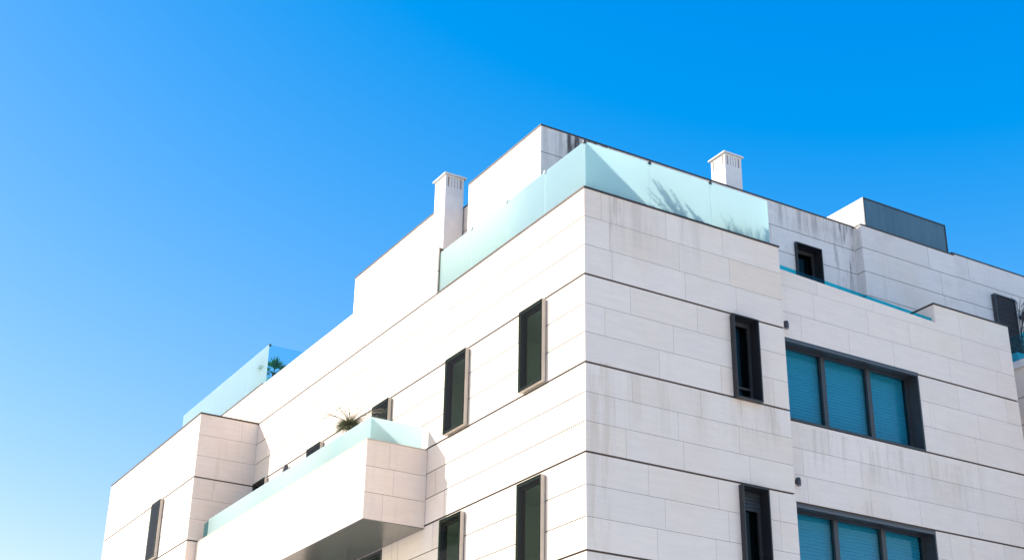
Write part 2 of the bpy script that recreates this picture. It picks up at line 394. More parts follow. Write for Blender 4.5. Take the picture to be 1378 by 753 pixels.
# raised parapet over the street side ------------------------------------------
RP0, RPZ, RPZ2 = 4.97, 0.985, 1.045
rp = clad('parapet_wall', (0, 0, 0), (0, 1, 0), (-1, 0, 0), RP0, 13.86, [RPZ, 0.032], 2, (), 'left', 31, back=0.14, shrink0=0.0015, shrink1=0)
mb = MB(); mb.box(-.004, .182, RP0 - .006, 13.86, RPZ + .001, RPZ + .014); mb.build('coping', M['render'], rp)
rp2 = clad('parapet_wall', (0, 0, 0), (0, 1, 0), (-1, 0, 0), 13.862, 21.2, [RPZ2 - .03, 0.032], 2, (), 'left', 32, back=0.5, shrink0=0.0015)
coping([(-.012, .54, 13.862, 21.2, RPZ2 - .028, RPZ2)], rp2)
# groove strip where the raised parapet sits on the wall
mb = MB(); mb.box(.022, .16, RP0, 21.0, .0, .034); mb.build('shadow_gap', M['joint'], rp)
# corner coping and planter ledge behind it
coping([(-.014, .20, -.014, RP0 - .002, 0.002, 0.034), (.202, 4.022, -.014, .20, 0.002, 0.034)], wall_corner)
mb = MB()
mb.box(.235, .6, .235, 6.4, -.9, -.03); mb.box(.6, 4.0, .235, .65, -.9, -.03)
mb.build('planter_ledge', M['screed'], B)
# terrace decks
mb = MB(); mb.box(.6, 10.0, .65, 10.4, -.6, -.25); mb.box(.14, 10, 10.4, 21, -.6, .25); mb.build('terrace_deck', M['screed'], B)

# wing set back to the right ------------------------------------------------------
WY, WX1 = 0.33, 10.07
wwin = (3.9, 7.435)
holesW = [(wwin[0], wwin[1], -2.962, -1.475), (wwin[0], wwin[1], -5.81, -4.38)]
wing = clad('wing_wall', (0, WY, 0), (1, 0, 0), (0, -1, 0), 4.0, WX1, [-.5 + .002] + ZL[1:], [2, 3, 3, 3, 3, 3, 3, 3],
            holesW, 'wing', 41, top=0.02, shrink0=.01)
# the parapet course: taller at the right end, with a gently falling top on the left
def sloped_parapet():
    mb = MB(); r = random.Random(43); xs = [4.0, 5.15, 6.5, 7.75, 8.08]
    zt = lambda x: -.185 - (x - 4.1) * .0385
    for a, b in zip(xs, xs[1:]):
        a_, b_ = a + .002, b - .002; c = (r.random(), max(0, r.gauss(0.1, .4)), 0)
        zb = -.5 + .006
        F = [(a_, WY, zb), (b_, WY, zb), (b_, WY, zt(b_)), (a_, WY, zt(a_))]
        K = [(x, WY + .22, z) for x, y, z in F]
        uv = [(x, .02 - z) for x, y, z in F]
        mb.quad(F, 0, uv, c); mb.quad([F[3], F[2], K[2], K[3]], 0, uv, c); mb.quad([F[0], K[0], K[1], F[1]], 0, uv, c)
        mb.quad(K[::-1], 0, uv, c); mb.quad([F[1], K[1], K[2], F[2]], 0, uv, c); mb.quad([F[0], F[3], K[3], K[0]], 0, uv, c)
    return mb.build('parapet_wall', [M['wing'], M['joint']], B)
sloped_parapet()
tall = clad('parapet_wall', (0, WY, 0), (1, 0, 0), (0, -1, 0), 8.084, WX1, [0.03, -.5 + .006], 1, (), 'wing', 44, top=.02, back=.16, run=(1.1, 1.2), shrink0=.0015, shrink1=0.0015)
clad_side = MB(); clad_side.box(8.066, 8.083, WY + .002, 1.22, -.45, .028); clad_side.box(8.0835, 8.26, WY + .19, 1.22, -.45, .028)
clad_side.build('wall_return', M['wing'], tall)
coping([(8.055, WX1 + .012, WY - .014, WY + .2, .031, .062), (8.055, 8.27, WY + .2, 1.24, .031, .062)], tall)
clad('wing_wall', (WX1, WY, 0), (0, 1, 0), (1, 0, 0), 0.032, 1.9, [-.5] + ZL[1:], [2, 3, 3, 3, 3, 3, 3, 3], (), 'wing', 45)

# penthouse floor -------------------------------------------------------------
PX, PY, PT = 0.55, 2.2, 2.47
PB = [PT - .03, -.25]
near = clad('penthouse_wall', (PX, 0, 0), (0, 1, 0), (-1, 0, 0), PY + .032, 4.857, PB, 5, (), 'left', 51, groove=False)
pw = (6.44, 7.12)
front = clad('penthouse_wall', (PX, PY, 0), (1, 0, 0), (0, -1, 0), 0, 8.08 - PX, [PT - .03, PT - .56, PT - 1.09, PT - 1.62, PT - 2.15, -.25], 1,
             [(pw[0] - PX, pw[1] - PX, .35, 1.67)], 'pent', 52, groove=False, run=(1.7, 2.4))
proj_side = clad('penthouse_wall', (8.08, 1.98, 0), (0, 1, 0), (-1, 0, 0), .032, .218, [PT - .06, PT - .56, PT - 1.09, PT - 1.62, PT - 2.15, -.25], 1, (), 'pent', 54, groove=False, back=.1, shrink1=.0015)
proj = clad('penthouse_wall', (8.08, 1.98, 0), (1, 0, 0), (0, -1, 0), 0, 2.66, [PT - .06, PT - .56, PT - 1.09, PT - 1.62, PT - 2.15, -.25], 1, (), 'pent2', 53, groove=False, run=(2.7, 2.9))
far = clad('penthouse_wall', (10.77, 2.05, 0), (1, 0, 0), (0, -1, 0), 0, 5.2, [2.50, 1.97, 1.44, .91, .38, -1.8], 1,
           [(1.10, 1.68, .45, 1.77)], 'pent2', 55, groove=False, run=(1.9, 2.6))
rec = clad('penthouse_wall', (.95, 0, 0), (0, 1, 0), (-1, 0, 0), 4.86, 6.3, PB, 5, (), 'left', 56, groove=False)
backw = clad('penthouse_wall', (PX, 0, 0), (0, 1, 0), (-1, 0, 0), 6.1, 10.03, PB, 5, (), 'left', 57, groove=False)
for q in ((4.80, 4.857, near), (9.98, 10.03, backw)):
    mb = MB(); mb.box(PX + .24, .93, q[0], q[1], -.25, PT - .03); mb.build('wall_return', M['render'], q[2])
# roof of the penthouse with its thin dark edge
mb = MB()
mb.box(PX - .012, 8.09, PY - .012, 4.862, PT - .029, PT)
mb.box(.94, 8.09, 4.862, 6.102, PT - .029, PT)
mb.box(PX - .012, 8.09, 6.102, 10.04, PT - .029, PT)
mb.box(8.068, 10.75, 1.968, PY - .012, PT - .059, PT - .03)
mb.box(8.09, 10.75, PY - .012, 10, PT - .059, PT - .03)
mb.box(10.762, 16, 2.04, 10, 2.501, 2.53)
mb.build('roof_edge', M['bronze'], B)
# metal roof housing
hb = MB(); hx0, hx1, hy0, hy1, hz0, hz1 = 8.50, 10.90, 2.25, 5.2, 2.40, 3.29
hb.box(hx0, hx1, hy0 + .03, hy1, hz0, hz1)
house = hb.build('roof_housing', M['render'], B, 'white roof housing faced with a dark grey metal screen')
hb = MB()
n = 3
for i in range(n):
    a = hx0 + .025 + (hx1 - hx0 - .05) * i / n; b = hx0 + .025 + (hx1 - hx0 - .05) * (i + 1) / n
    hb.box(a + .002, b - .002, hy0, hy0 + .028, hz0 + .03, hz1 - .03)
hb.build('metal_screen', M['panel'], house)
hb = MB()
for q in ((hx0 - .004, hx0 + .024, hz0, hz1 + .002), (hx1 - .024, hx1 + .004, hz0, hz1 + .002)): hb.box(q[0], q[1], hy0 - .012, hy0 + .029, q[2], q[3])
hb.box(hx0 + .025, hx1 - .025, hy0 - .012, hy0 + .029, hz1 - .028, hz1 + .002)
hb.build('edge_trim', M['anthracite'], house)

# ------------------------------------------------------------------ chimneys
def chimney(x, y, w, d, z0, z1, label, n=5):
    mb = MB(); zs0, zs1 = z1 - .30, z1 - .05
    mb.box(x, x + w, y, y + d, z0, zs0)
    # slatted head: piers round an open core
    t = .03; cw = (w - .10) / n; cd = (d - .10) / n
    for sx in (x, x + w - .05):
        for sy in (y, y + d - .05): mb.box(sx, sx + .05, sy, sy + .05, zs0, zs1)
    for i in range(n - 1):
        xa = x + .05 + cw * (i + 1) - cw * .40; ya = y + .05 + cd * (i + 1) - cd * .40
        for yy in (y + .002, y + d - .037): mb.box(xa, xa + cw * .80, yy, yy + .035, zs0, zs1)
        for xx in (x + .002, x + w - .037): mb.box(xx, xx + .035, ya, ya + cd * .80, zs0, zs1)
    mb.box(x + .001, x + w - .001, y + .001, y + d - .001, zs1 - .03, zs1 + .001)
    o = mb.build('chimney', M['render'], B, label)
    mb = MB(); mb.box(x - .042, x + w + .042, y - .042, y + d + .042, zs1 + .002, zs1 + .03); mb.box(x - .022, x + w + .022, y - .022, y + d + .022, zs1 + .03, z1)
    mb.build('cap', M['render'], o)
    mb = MB(); mb.box(x + .041, x + w - .041, y + .041, y + d - .041, zs0, zs1 - .031); mb.build('flue', M['terracotta'], o)
    return o
chimney(.50, 5.75, .42, .45, .4, 3.135, 'white slatted chimney rising from the recessed street wall')
chimney(5.47, 3.0, .43, .45, 2.40, 3.83, 'white slatted chimney on the roof above the corner terrace')

# ------------------------------------------------------------------ windows
def room(parent, x0, x1, y0, y1, z0, z1, open_):
    mb = MB(); t = .03
    mb.box(x0, x1, y0, y1, z0 - t, z0); mb.box(x0, x1, y0, y1, z1, z1 + t)
    if open_ == 'x':
        mb.box(x1, x1 + t, y0, y1, z0, z1)
        mb.box(x0, x1, y0 - t, y0, z0, z1); mb.box(x0, x1, y1, y1 + t, z0, z1)
    else:
        mb.box(x0, x1, y1, y1 + t, z0, z1)
        mb.box(x0 - t, x0, y0, y1, z0, z1); mb.box(x1, x1 + t, y0, y1, z0, z1)
    return mb.build('interior', M['lightroom' if open_ == 'x' else 'room'], parent)

def street_window(xf, y0, y1, z0, z1, p=FW, deep=.033):
    """tall narrow window: pale frame standing off the wall, black lining, glass set back"""
    t = .028
    mb = MB()
    mb.box(xf - p, xf - .018, y0, y0 + t, z0, z1); mb.box(xf - p, xf - .018, y1 - t, y1, z0, z1)
    mb.box(xf - p, xf - .018, y0 + t, y1 - t, z0, z0 + t); mb.box(xf - p, xf - .018, y0 + t, y1 - t, z1 - t, z1)
    o = mb.build('window', M['champagne'], B)
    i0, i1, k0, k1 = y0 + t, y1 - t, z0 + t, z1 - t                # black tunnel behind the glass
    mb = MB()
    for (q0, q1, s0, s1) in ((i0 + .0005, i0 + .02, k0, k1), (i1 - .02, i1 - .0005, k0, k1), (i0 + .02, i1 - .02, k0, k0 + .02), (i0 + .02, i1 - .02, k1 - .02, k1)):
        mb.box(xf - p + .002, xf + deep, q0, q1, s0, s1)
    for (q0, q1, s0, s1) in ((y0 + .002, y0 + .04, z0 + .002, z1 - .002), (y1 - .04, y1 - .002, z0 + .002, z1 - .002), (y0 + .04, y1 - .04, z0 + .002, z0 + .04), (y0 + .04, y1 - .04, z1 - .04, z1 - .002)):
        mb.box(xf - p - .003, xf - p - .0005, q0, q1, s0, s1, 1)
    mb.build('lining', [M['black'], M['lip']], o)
    mb = MB(); f = .05; g0 = xf - p - .0115
    b0, b1, d0, d1 = i0 + .021, i1 - .021, k0 + .021, k1 - .021
    for (q0, q1, s0, s1) in ((b0, b0 + f * 1.6, d0, d1), (b1 - f * .6, b1, d0, d1), (b0 + f * 1.6, b1 - f * .6, d0, d0 + f * .5), (b0 + f * 1.6, b1 - f * .6, d1 - f, d1)):
        mb.box(xf - .02, xf + .02, q0, q1, s0, s1)
    mb.build('sash', M['lip'], o)
    mb = MB(); mb.box(g0, g0 + .008, y0 + .003, y1 - .003, z0 + .003, z1 - .003); mb.build('pane', M['gglass'], o)
    room(o, xf + .034, xf + 2.2, y0 - .5, y1 + 1.2, z0 - .35, z1 + .12, 'x')
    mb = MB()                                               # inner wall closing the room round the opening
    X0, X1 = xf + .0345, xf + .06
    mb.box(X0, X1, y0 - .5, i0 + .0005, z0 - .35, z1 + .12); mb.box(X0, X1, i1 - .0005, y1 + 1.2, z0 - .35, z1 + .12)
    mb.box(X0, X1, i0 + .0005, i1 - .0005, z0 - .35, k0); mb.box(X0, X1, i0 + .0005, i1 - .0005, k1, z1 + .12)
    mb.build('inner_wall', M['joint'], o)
    return o
for a, b in winL: street_window(0, a, b, -2.93, -1.53)
for a, b in winL[:2]: street_window(0, a, b, -5.79, -4.44)
street_window(BX, bw[0], bw[1], -2.93, -1.53); street_window(BX, bw[0], bw[1], -5.79, -4.44)

def slats(x0, x1, y, z0, z1, pitch=.058):
    mb = MB(); z = z0
    while z < z1 - .004:
        zt = min(z + pitch, z1)
        P = [(x0, y - .013, z + .008), (x1, y - .013, z + .008), (x1, y - .010, z + (zt - z) * .6), (x0, y - .010, z + (zt - z) * .6)]
        mb.quad(P); mb.quad([P[3], P[2], (x1, y, zt - .002), (x0, y, zt - .002)])
        mb.quad([(x0, y, z + .006), (x1, y, z + .006), P[1], P[0]])
        z += pitch
    mb.box(x0, x1, y + .003, y + .012, z0, z1)
    return mb

def corner_window(x0, x1, z0, z1, yf=0.0, p=.105, deep=.30, gy=.14, shut=0.0, m='dark'):
    t = .022; mb = MB()
    mb.box(x0, x0 + t, yf - p, yf + deep, z0, z1); mb.box(x1 - t, x1, yf - p, yf + deep, z0, z1)
    mb.box(x0 + t, x1 - t, yf - p, yf + deep, z0, z0 + t); mb.box(x0 + t, x1 - t, yf - p, yf + deep, z1 - t, z1)
    o = mb.build('window', M[m], B)
    f = .05; mb = MB(); a0, a1, c0, c1 = x0 + t + .0005, x1 - t - .0005, z0 + t + .0005, z1 - t - .0005
    for (q0, q1, s0, s1) in ((a0, a0 + f * .6, c0, c1), (a1 - f, a1, c0, c1), (a0 + f * .6, a1 - f, c0, c0 + f), (a0 + f * .6, a1 - f, c1 - f * 1.4, c1), (a0 + f * .6, a1 - f, c0 + .22, c0 + .255)):
        mb.box(q0, q1, yf + gy - .03, yf + gy + .03, s0, s1)
    mb.build('sash', M['black'], o)
    mb = MB(); mb.box(a0 + f * .6, a1 - f, yf + gy + .004, yf + gy + .012, c0 + f, c1 - f * 1.4); mb.build('pane', M['dglass'], o)
    if shut > 0:
        slats(a0 + .005, a1 - .005, yf + gy - .035, c1 - shut, c1 - .002).build('shutter', M['anthracite'], o)
    room(o, x0 - .25, x1 + .25, yf + .26, yf + 1.9, z0 - .3, z1 + .25, 'y')
    mb = MB()
    mb.box(x0 - .25, x0 + .0005, yf + .262, yf + .29, z0 - .3, z1 + .25); mb.box(x1 - .0005, x1 + .25, yf + .262, yf + .29, z0 - .3, z1 + .25)
    mb.box(x0 + .0005, x1 - .0005, yf + .262, yf + .29, z0 - .3, z0 - .0005); mb.box(x0 + .0005, x1 - .0005, yf + .262, yf + .29, z1 + .0005, z1 + .25)
    mb.build('inner_wall', M['room'], o)
    return o
corner_window(winR[0], winR[1], -2.975, -1.535)
corner_window(winR[0], winR[1], -5.83, -4.405, shut=.32)
corner_window(pw[0] + .002, pw[1] - .002, .352, 1.668, PY, .06, .34, .20)

def wide_window(x0, x1, z0, z1, yf, gy, mull):
    t = .035; mb = MB()
    mb.box(x0, x1, yf - .012, gy + .1, z1 - t, z1 - .002); mb.box(x0, x1, yf - .012, gy + .1, z0 + .002, z0 + t)
    mb.box(x1 - t, x1 - .002, yf - .012, gy + .1, z0 + t, z1 - t); mb.box(x0, x0 + t, yf - .012, gy + .1, z0 + t, z1 - t)
    o = mb.build('window', M['anthracite'], B, None)
    mb = MB(); mb.box(x0 + t, x1 - t, yf - .016, yf + .03, z1 - t - .03, z1 - t); mb.build('lintel_trim', M['trim'], o)
    f = .035; zb, ztp = z0 + t, z1 - t
    mb = MB()
    mb.box(x0 + t, x1 - t, gy - .03, gy + .03, ztp - f, ztp - .0005); mb.box(x0 + t, x1 - t, gy - .03, gy + .03, zb + .0005, zb + f)
    mb.box(x1 - t - f, x1 - t - .0005, gy - .03, gy + .03, zb + f, ztp - f)
    mb.build('sash', M['anthracite'], o)
    for a, b in mull:
        mb = MB(); mb.box(a, b, gy - .05, gy + .03, zb + f, ztp - f); mb.build('mullion', M['anthracite'], o)
    xs = [x0 + t] + [q for ab in mull for q in ab] + [x1 - t - f]
    for a, b in zip(xs[0::2], xs[1::2]):
        mb = MB(); mb.box(a, b, gy, gy + .008, zb + f, ztp - f); mb.build('pane', M['wglass'], o)
        slats(a - .01, b + .01, gy + .085, zb, ztp).build('shutter', M['slat'], o)
    mb = MB(); mb.box(x0, x1, gy + .104, gy + .14, z0, z1); mb.build('inner_wall', M['room'], o)
    return o
MUL = [(5.30, 5.395), (6.375, 6.47)]
wide_window(wwin[0], wwin[1], -2.962, -1.475, WY, .60, MUL)
wide_window(wwin[0], wwin[1], -5.81, -4.38, WY, .60, MUL)

# dark shuttered window on the far wall
mb = MB(); fx0, fx1, fz0, fz1 = 11.85, 12.47, .45, 1.80
mb.box(fx0 - .01, fx0 + .02, 1.95, 2.3, fz0, fz1); mb.box(fx1 - .02, fx1 + .01, 1.95, 2.3, fz0, fz1); mb.box(fx0 + .02, fx1 - .02, 1.95, 2.3, fz1 - .03, fz1); mb.box(fx0 + .02, fx1 - .02, 1.95, 2.3, fz0, fz0 + .03)
o = mb.build('window', M['anthracite'], B, 'window closed by a dark brown slatted shutter')
slats(fx0 + .02, fx1 - .02, 1.975, fz0 + .03, fz1 - .03, .05).build('shutter', M['brown'], o)

# ------------------------------------------------------------------ glass balustrades
def clip(x, y, z, parent, ax):
    mb = MB()
    if ax == 'x': mb.box(x - .018, x + .026, y - .026, y + .026, z - .035, z + .012)
    else: mb.box(x - .026, x + .026, y - .018, y + .026, z - .035, z + .012)
    return mb.build('glass_clip', M['plastic'] if ax == 'y' else M['alu'], parent)
def balustrade(label, rail, panels, m='frost', clips=()):
    mb = MB()
    for q in rail: mb.box(*q)
    o = mb.build('glass_balustrade', M['alu'], B, label)
    for q in panels:
        mm = q[6] if len(q) > 6 else m
        mb = MB(); mb.box(*q[:6]); mb.build('glass_panel', M[mm], o)
    for c in clips: clip(*c[:3], o, c[3])
    return o
GT = .89; G0, G1 = .045, .057
ys = [.045, 1.243, 2.492, 3.752, 4.962]; xs = [.060, 1.335, 2.605, 3.872]
pn = [(G0, G1, a + .004, b - .004, .036, GT) for a, b in zip(ys, ys[1:])] + [(a + .004, b - .004, G0, G1, .036, GT) for a, b in zip(xs, xs[1:])]
pn.append((3.862, 3.874, G1 + .006, PY - .02, .0, GT))
balustrade('frosted glass balustrade round the corner terrace', [(.036, .066, .07, 4.96, .0345, .05), (.07, 3.88, .036, .066, .0345, .05)], pn, 'frost',
           [(.045, .045, GT, 'y'), (1.335, .045, GT, 'y'), (2.605, .045, GT, 'y'), (.045, 1.243, GT, 'x'), (.045, 2.492, GT, 'x'), (.045, 3.752, GT, 'x')])
# low teal strip on the wing parapet
mb = MB(); mb.box(4.05, 8.06, WY + .09, WY + .13, -.33, -.30); o = mb.build('glass_balustrade', M['alu'], B, 'low teal glass strip along the wing parapet')
def slope_glass():
    mb = MB(); a = [(4.05, -.30, -.066), (8.03, -.40, -.243)]; y0, y1 = WY + .05, WY + .062
    F = [(a[0][0], y0, a[0][1]), (a[1][0], y0, a[1][1]), (a[1][0], y0, a[1][2]), (a[0][0], y0, a[0][2])]; K = [(x, y1, z) for x, y, z in F]
    mb.quad(F); mb.quad(K[::-1])
    for i in range(4): j = (i + 1) % 4; mb.quad([F[i], K[i], K[j], F[j]])
    return mb.build('glass_panel', M['deepteal'], o)
slope_glass()
# glass on the raised parapet above the bay
GZ = 2.06; gx = .075
balustrade('tall frosted glass screen on the high parapet above the bay', [(gx - .01, gx + .03, 13.89, 20.1, RPZ2 + .001, RPZ2 + .03)],
           [(gx, gx + .012, 13.875 + i * 1.245, 13.875 + (i + 1) * 1.245 - .008, RPZ2 + .03, GZ) for i in range(5)] + [(gx + .014, 1.9, 13.87, 13.882, RPZ2 - .3, GZ, 'clearblue')],
           'frost', [(gx + .03, 13.87, GZ, 'y')])

# ------------------------------------------------------------------ balcony
XB, YB0, YB1, BT, BB = -1.19, 5.059, 13.845, -3.004, -4.405
bf = MB()
def balcony():
    r = random.Random(70); mb = MB(); H = (BT - BB) / 3
    for k in range(3):
        za = BB + H * k + (GAPH / 2 if k else 0); zc = BB + H * (k + 1) - (GAPH / 2 if k < 2 else 0)
        p = YB0 + .032; cuts = [p]; p += r.uniform(.5, 1.3)
        while p < YB1 - .4: cuts.append(p); p += r.uniform(1.0, 1.45)
        cuts.append(YB1)
        for a, b in zip(cuts, cuts[1:]):
            c = (min(1, max(0, r.gauss(.5, .22))), max(0, r.gauss(0, .45)), 0)
            q = ((XB, a + .004, za), (0, b - a - .008, 0), (0, 0, zc - za), (SLAB, 0, 0))
            mb.obox(*q, 0, (a, BT - za), c, skip=('b', 'd', 't', 'r')[:4 if a > YB0 + .04 else 3]); mb.obox(*q, 1, skip=('b', 'f'))
        cuts = [XB, XB + r.uniform(.35, .85), -.003]
        for a, b in zip(cuts, cuts[1:]):
            c = (min(1, max(0, r.gauss(.5, .22))), max(0, r.gauss(0, .3)), 0)
            q = ((a, YB0, za), (b - a - .003, 0, 0), (0, 0, zc - za), (0, SLAB, 0))
            mb.obox(*q, 0, (a + 30, BT - za), c, skip=('b', 'd', 't', 'r', 'l')[:4 if a == XB else 5]); mb.obox(*q, 1, skip=('b', 'f', 'l'))
    mb.box(XB + SLAB - .0015, XB + .62, YB0 + SLAB - .0015, YB1, BB + .02, BT - .003, 1)
    mb.box(XB + .62, -.002, YB0 + SLAB - .0015, YB0 + .25, BB + .02, BT - .003, 1)
    mb.box(XB + .62, -.002, YB0 + .25, YB1, BB + .02, BB + .3, 1)
    return mb.build('balcony', [M['balc'], M['joint']], B, 'long stone balcony with frosted glass rail and dark metal underside')
bal = balcony()
mb = MB()
edges = [YB0 + .004, 6.06, 7.02, 8.03, 9.04, 10.05, 11.06, 12.07, 13.08, YB1]
for a, b in zip(edges, edges[1:]): mb.box(XB + .004, -.012, a + .006, b - .006, BB - .012, BB + .012)
mb.build('soffit_panels', M['soffit'], bal)
mb = MB(); mb.box(XB - .008, XB + .1, YB0 - .01, YB1, BT + .001, BT + .02); mb.box(XB + .1, -.004, YB0 - .01, YB0 + .1, BT + .001, BT + .02)
mb.build('coping', M['champagne'], bal)
gl = MB(); gx, gy_ = XB + .06, YB0 + .055
yy = [gy_ + .014, 6.75, 8.4, 10.05, 11.7, 13.33]
for a, b in zip(yy, yy[1:]):
    mb = MB(); mb.box(gx, gx + .012, a + .003, b - .003, BT + .021, BT + .44); mb.build('glass_panel', M['frost'], bal)
mb = MB(); mb.box(gx + .002, -.1, gy_, gy_ + .012, BT + .021, BT + .44); mb.build('glass_panel', M['frost'], bal)
mb = MB(); mb.box(gx, gx + .012, 13.336, 13.62, BT + .021, BT + .40); mb.build('glass_panel', M['teal'], bal, 'clear teal end panel')
# glazed door under the balcony
mb = MB()
dy0, dy1, dz0, dz1 = 6.72, 10.4, -6.9, -4.43
mb.box(-.01, .3, dy0 + .002, dy0 + .06, dz0, dz1); mb.box(-.01, .3, dy1 - .06, dy1 - .002, dz0, dz1); mb.box(-.01, .3, dy0 + .06, dy1 - .06, dz1 - .05, dz1); mb.box(-.01, .3, dy0 + .06, dy1 - .06, dz0, dz0 + .05)
mb.box(.10, .16, 8.5, 8.6, dz0 + .05, dz1 - .05)
door = mb.build('glazed_door', M['black'], B, 'wide dark glazed opening under the balcony')
for a, b in ((dy0 + .06, 8.5), (8.6, dy1 - .06)):
    mb = MB(); mb.box(.12, .128, a, b, dz0 + .05, dz1 - .05); mb.build('pane', M['gglass'], door)
mb = MB(); mb.box(.301, 3, dy0, dy1, dz1 + .001, dz1 + .03); mb.box(3, 3.03, dy0, dy1, dz0, dz1); mb.box(.301, 3, dy0 - .03, dy0, dz0, dz1); mb.box(.301, 3, dy1, dy1 + .03, dz0, dz1); mb.box(.301, 3, dy0, dy1, dz0 - .03, dz0)
mb.build('interior', M['room'], door)

# ------------------------------------------------------------------ far projecting block at the right edge
FX = 11.2
farb = clad('side_wing', (FX, 0, 0), (0, 1, 0), (-1, 0, 0), -1.5, 2.04, [-.34, -.95, -1.5, -2.958, -4.363, -5.82, -8, -ZB], [1, 1, 3, 3, 3, 3, 3],
            [(.25, 1.02, -3.0, -1.48)], 'wing', 91, groove=False)
mb = MB(); mb.box(FX - .06, FX + 3.5, -1.56, 2.03, -.338, -.20); mb.build('slab_edge', M['render'], farb)
clad('side_wing', (FX, -1.5, 0), (1, 0, 0), (0, -1, 0), .03, 4, [-.34, -1.5, -2.958, -4.363, -5.82, -8, -ZB], 3, (), 'wing', 92)
mb = MB(); mb.box(FX + .03, FX + .3, .27, 1.0, -3.0, -1.49); mb.build('window', M['black'], B)
balustrade('deep teal glass rail of the far side terrace', [(FX - .04, FX - .01, -1.5, 2.02, -.199, -.18)], [(FX - .03, FX - .018, -1.5 + i * 1.17, -1.5 + (i + 1) * 1.17 - .008, -.18, .36) for i in range(3)], 'deepteal')

# ------------------------------------------------------------------ small fittings (things of their own)
def wall_spot(loc, label, grp=None, ax='y', s=1.0):
    e = empty('wall_spotlight', (loc[0], loc[1], loc[2] + ZB)); tag(e, label, 'wall lamp', grp)
    x, y, z = loc
    d = (0, -1) if ax == 'y' else (-1, 0)
    mb = MB()
    P = lambda o, h: (x + d[0] * o, y + d[1] * o, z + h)
    mb.tube([P(.0, .0), P(.02, .0)], .035 * s, 10); mb.tube([P(.015, 0), P(.06 * s, .01), P(.09 * s, -.005)], .013, 6)
    b = mb.build('bracket', M['plastic'], e)
    mb = MB(); mb.tube([P(.07 * s, .05 * s), P(.075 * s, .0), P(.085 * s, -.075 * s)], [.040 * s, .046 * s, .036 * s], 12)
    mb.build('lamp_head', M['plastic'], e)
    mb = MB(); mb.tube([P(.0852 * s, -.0755 * s), P(.087 * s, -.085 * s)], .03 * s, 12); mb.build('lens', M['lens'], e)
    return e
wall_spot((4.30, WY, -1.27), 'small dark spotlight on the stone above the upper wide window', 'small spotlights on the stone walls')
wall_spot((4.32, WY, -4.03), 'small dark spotlight on the stone above the lower wide window', 'small spotlights on the stone walls')
wall_spot((0, 11.62, -1.66), 'small grey spotlight on the sunlit wall behind the balcony glass', 'small spotlights on the stone walls', 'x', 1.4)
wall_spot((12.70, 2.05, 1.46), 'dark wall lamp beside the brown shutter near bare twigs', None, 'y', 1.6)

# ------------------------------------------------------------------ plants
def leafmat(name, a, b, tr=0.25):
    m = mat(name, a, 0.55, spec=0.35); t = NT(m); bs = t.n['Principled BSDF']
    at = t.new('ShaderNodeVertexColor'); at.layer_name = 'slab'; s = t.new('ShaderNodeSeparateColor'); t.l.new(at.outputs[0], s.inputs[0])
    col = t.mix(s.outputs[0], (*a, 1), (*b, 1)); t.l.new(col, bs.inputs['Base Color'])
    trn = t.new('ShaderNodeBsdfTranslucent'); t.l.new(col, trn.inputs[0])
    mx = t.new('ShaderNodeMixShader'); mx.inputs[0].default_value = tr
    t.l.new(bs.outputs[0], mx.inputs[1]); t.l.new(trn.outputs[0], mx.inputs[2])
    t.l.new(mx.outputs[0], t.n['Material Output'].inputs[0])
    return m
LG = leafmat('grey_green_blades', (0.05, 0.065, 0.025), (0.30, 0.30, 0.16))
LP = leafmat('palm_green', (0.04, 0.13, 0.04), (0.14, 0.32, 0.10), 0.4)
LS = leafmat('shrub_green', (0.05, 0.12, 0.04), (0.12, 0.24, 0.09), 0.45)
DRY = mat('straw', (0.25, 0.21, 0.14), 0.8)
BARK = mat('dark_twig', (0.05, 0.038, 0.032), 0.8)
POT = noisy('fibre_pot', (0.55, 0.53, 0.50), 0.7, 0, 0.08, 6)

def rv(r): return Vector((r.gauss(0, 1), r.gauss(0, 1), r.gauss(0, 1))).normalized()
def pot(parent, c, r, h, name='pot'):
    mb = MB(); mb.lathe(c, [(r * .72, 0), (r * .98, h), (r * 1.04, h), (r * 1.04, h + .02), (r * .9, h + .021), (r * .88, h - .02)], 20)
    return mb.build(name, POT, parent)

# round tuft on the balcony ledge
def tuft():
    r = random.Random(5); c = Vector((-.90, 6.50, -2.25))
    e = empty('tuft_plant', (c.x, c.y, BT + ZB)); tag(e, 'round tuft of olive grass with pale wispy stalks above the balcony glass', 'plant')
    pot(e, (c.x, c.y, BT), .20, .44)
    mb = MB()
    for i in range(1000):
        d = rv(r); d.z = abs(d.z) * .9 - .12; d.normalize()
        st = c + Vector((d.x * .05, d.y * .05, -.09)); L = r.uniform(.20, .28)
        pts = []; side = rv(r) * .05
        for k in range(5):
            q = k / 4; pts.append(st + d * L * q + Vector((0, 0, .10 * q - .17 * q * q)) + side * q * q * 1.4)
        mb.ribbon(pts, r.uniform(.008, .016), rv(r), 0, (r.random() ** 1.3, 0, 0))
    mb.build('leaves', LG, e)
    mb = MB()
    for i in range(46):
        d = rv(r); d.z = abs(d.z) * .8 + .35; d.y += .1; d.normalize(); L = r.uniform(.4, .95)
        pts = [c + d * L * q + Vector((0, 0, -.30 * L * q * q)) for q in (0, .2, .4, .6, .8, 1)]
        mb.tube(pts, [.005, .0045, .0045, .004, .0035, .003], 4)
        if r.random() < .6:
            for k in range(6):
                p = pts[-1] + (pts[-2] - pts[-1]) * k / 4; mb.ribbon([p, p + rv(r) * .04], .008, rv(r))
    mb.build('stalks', DRY, e)
tuft()

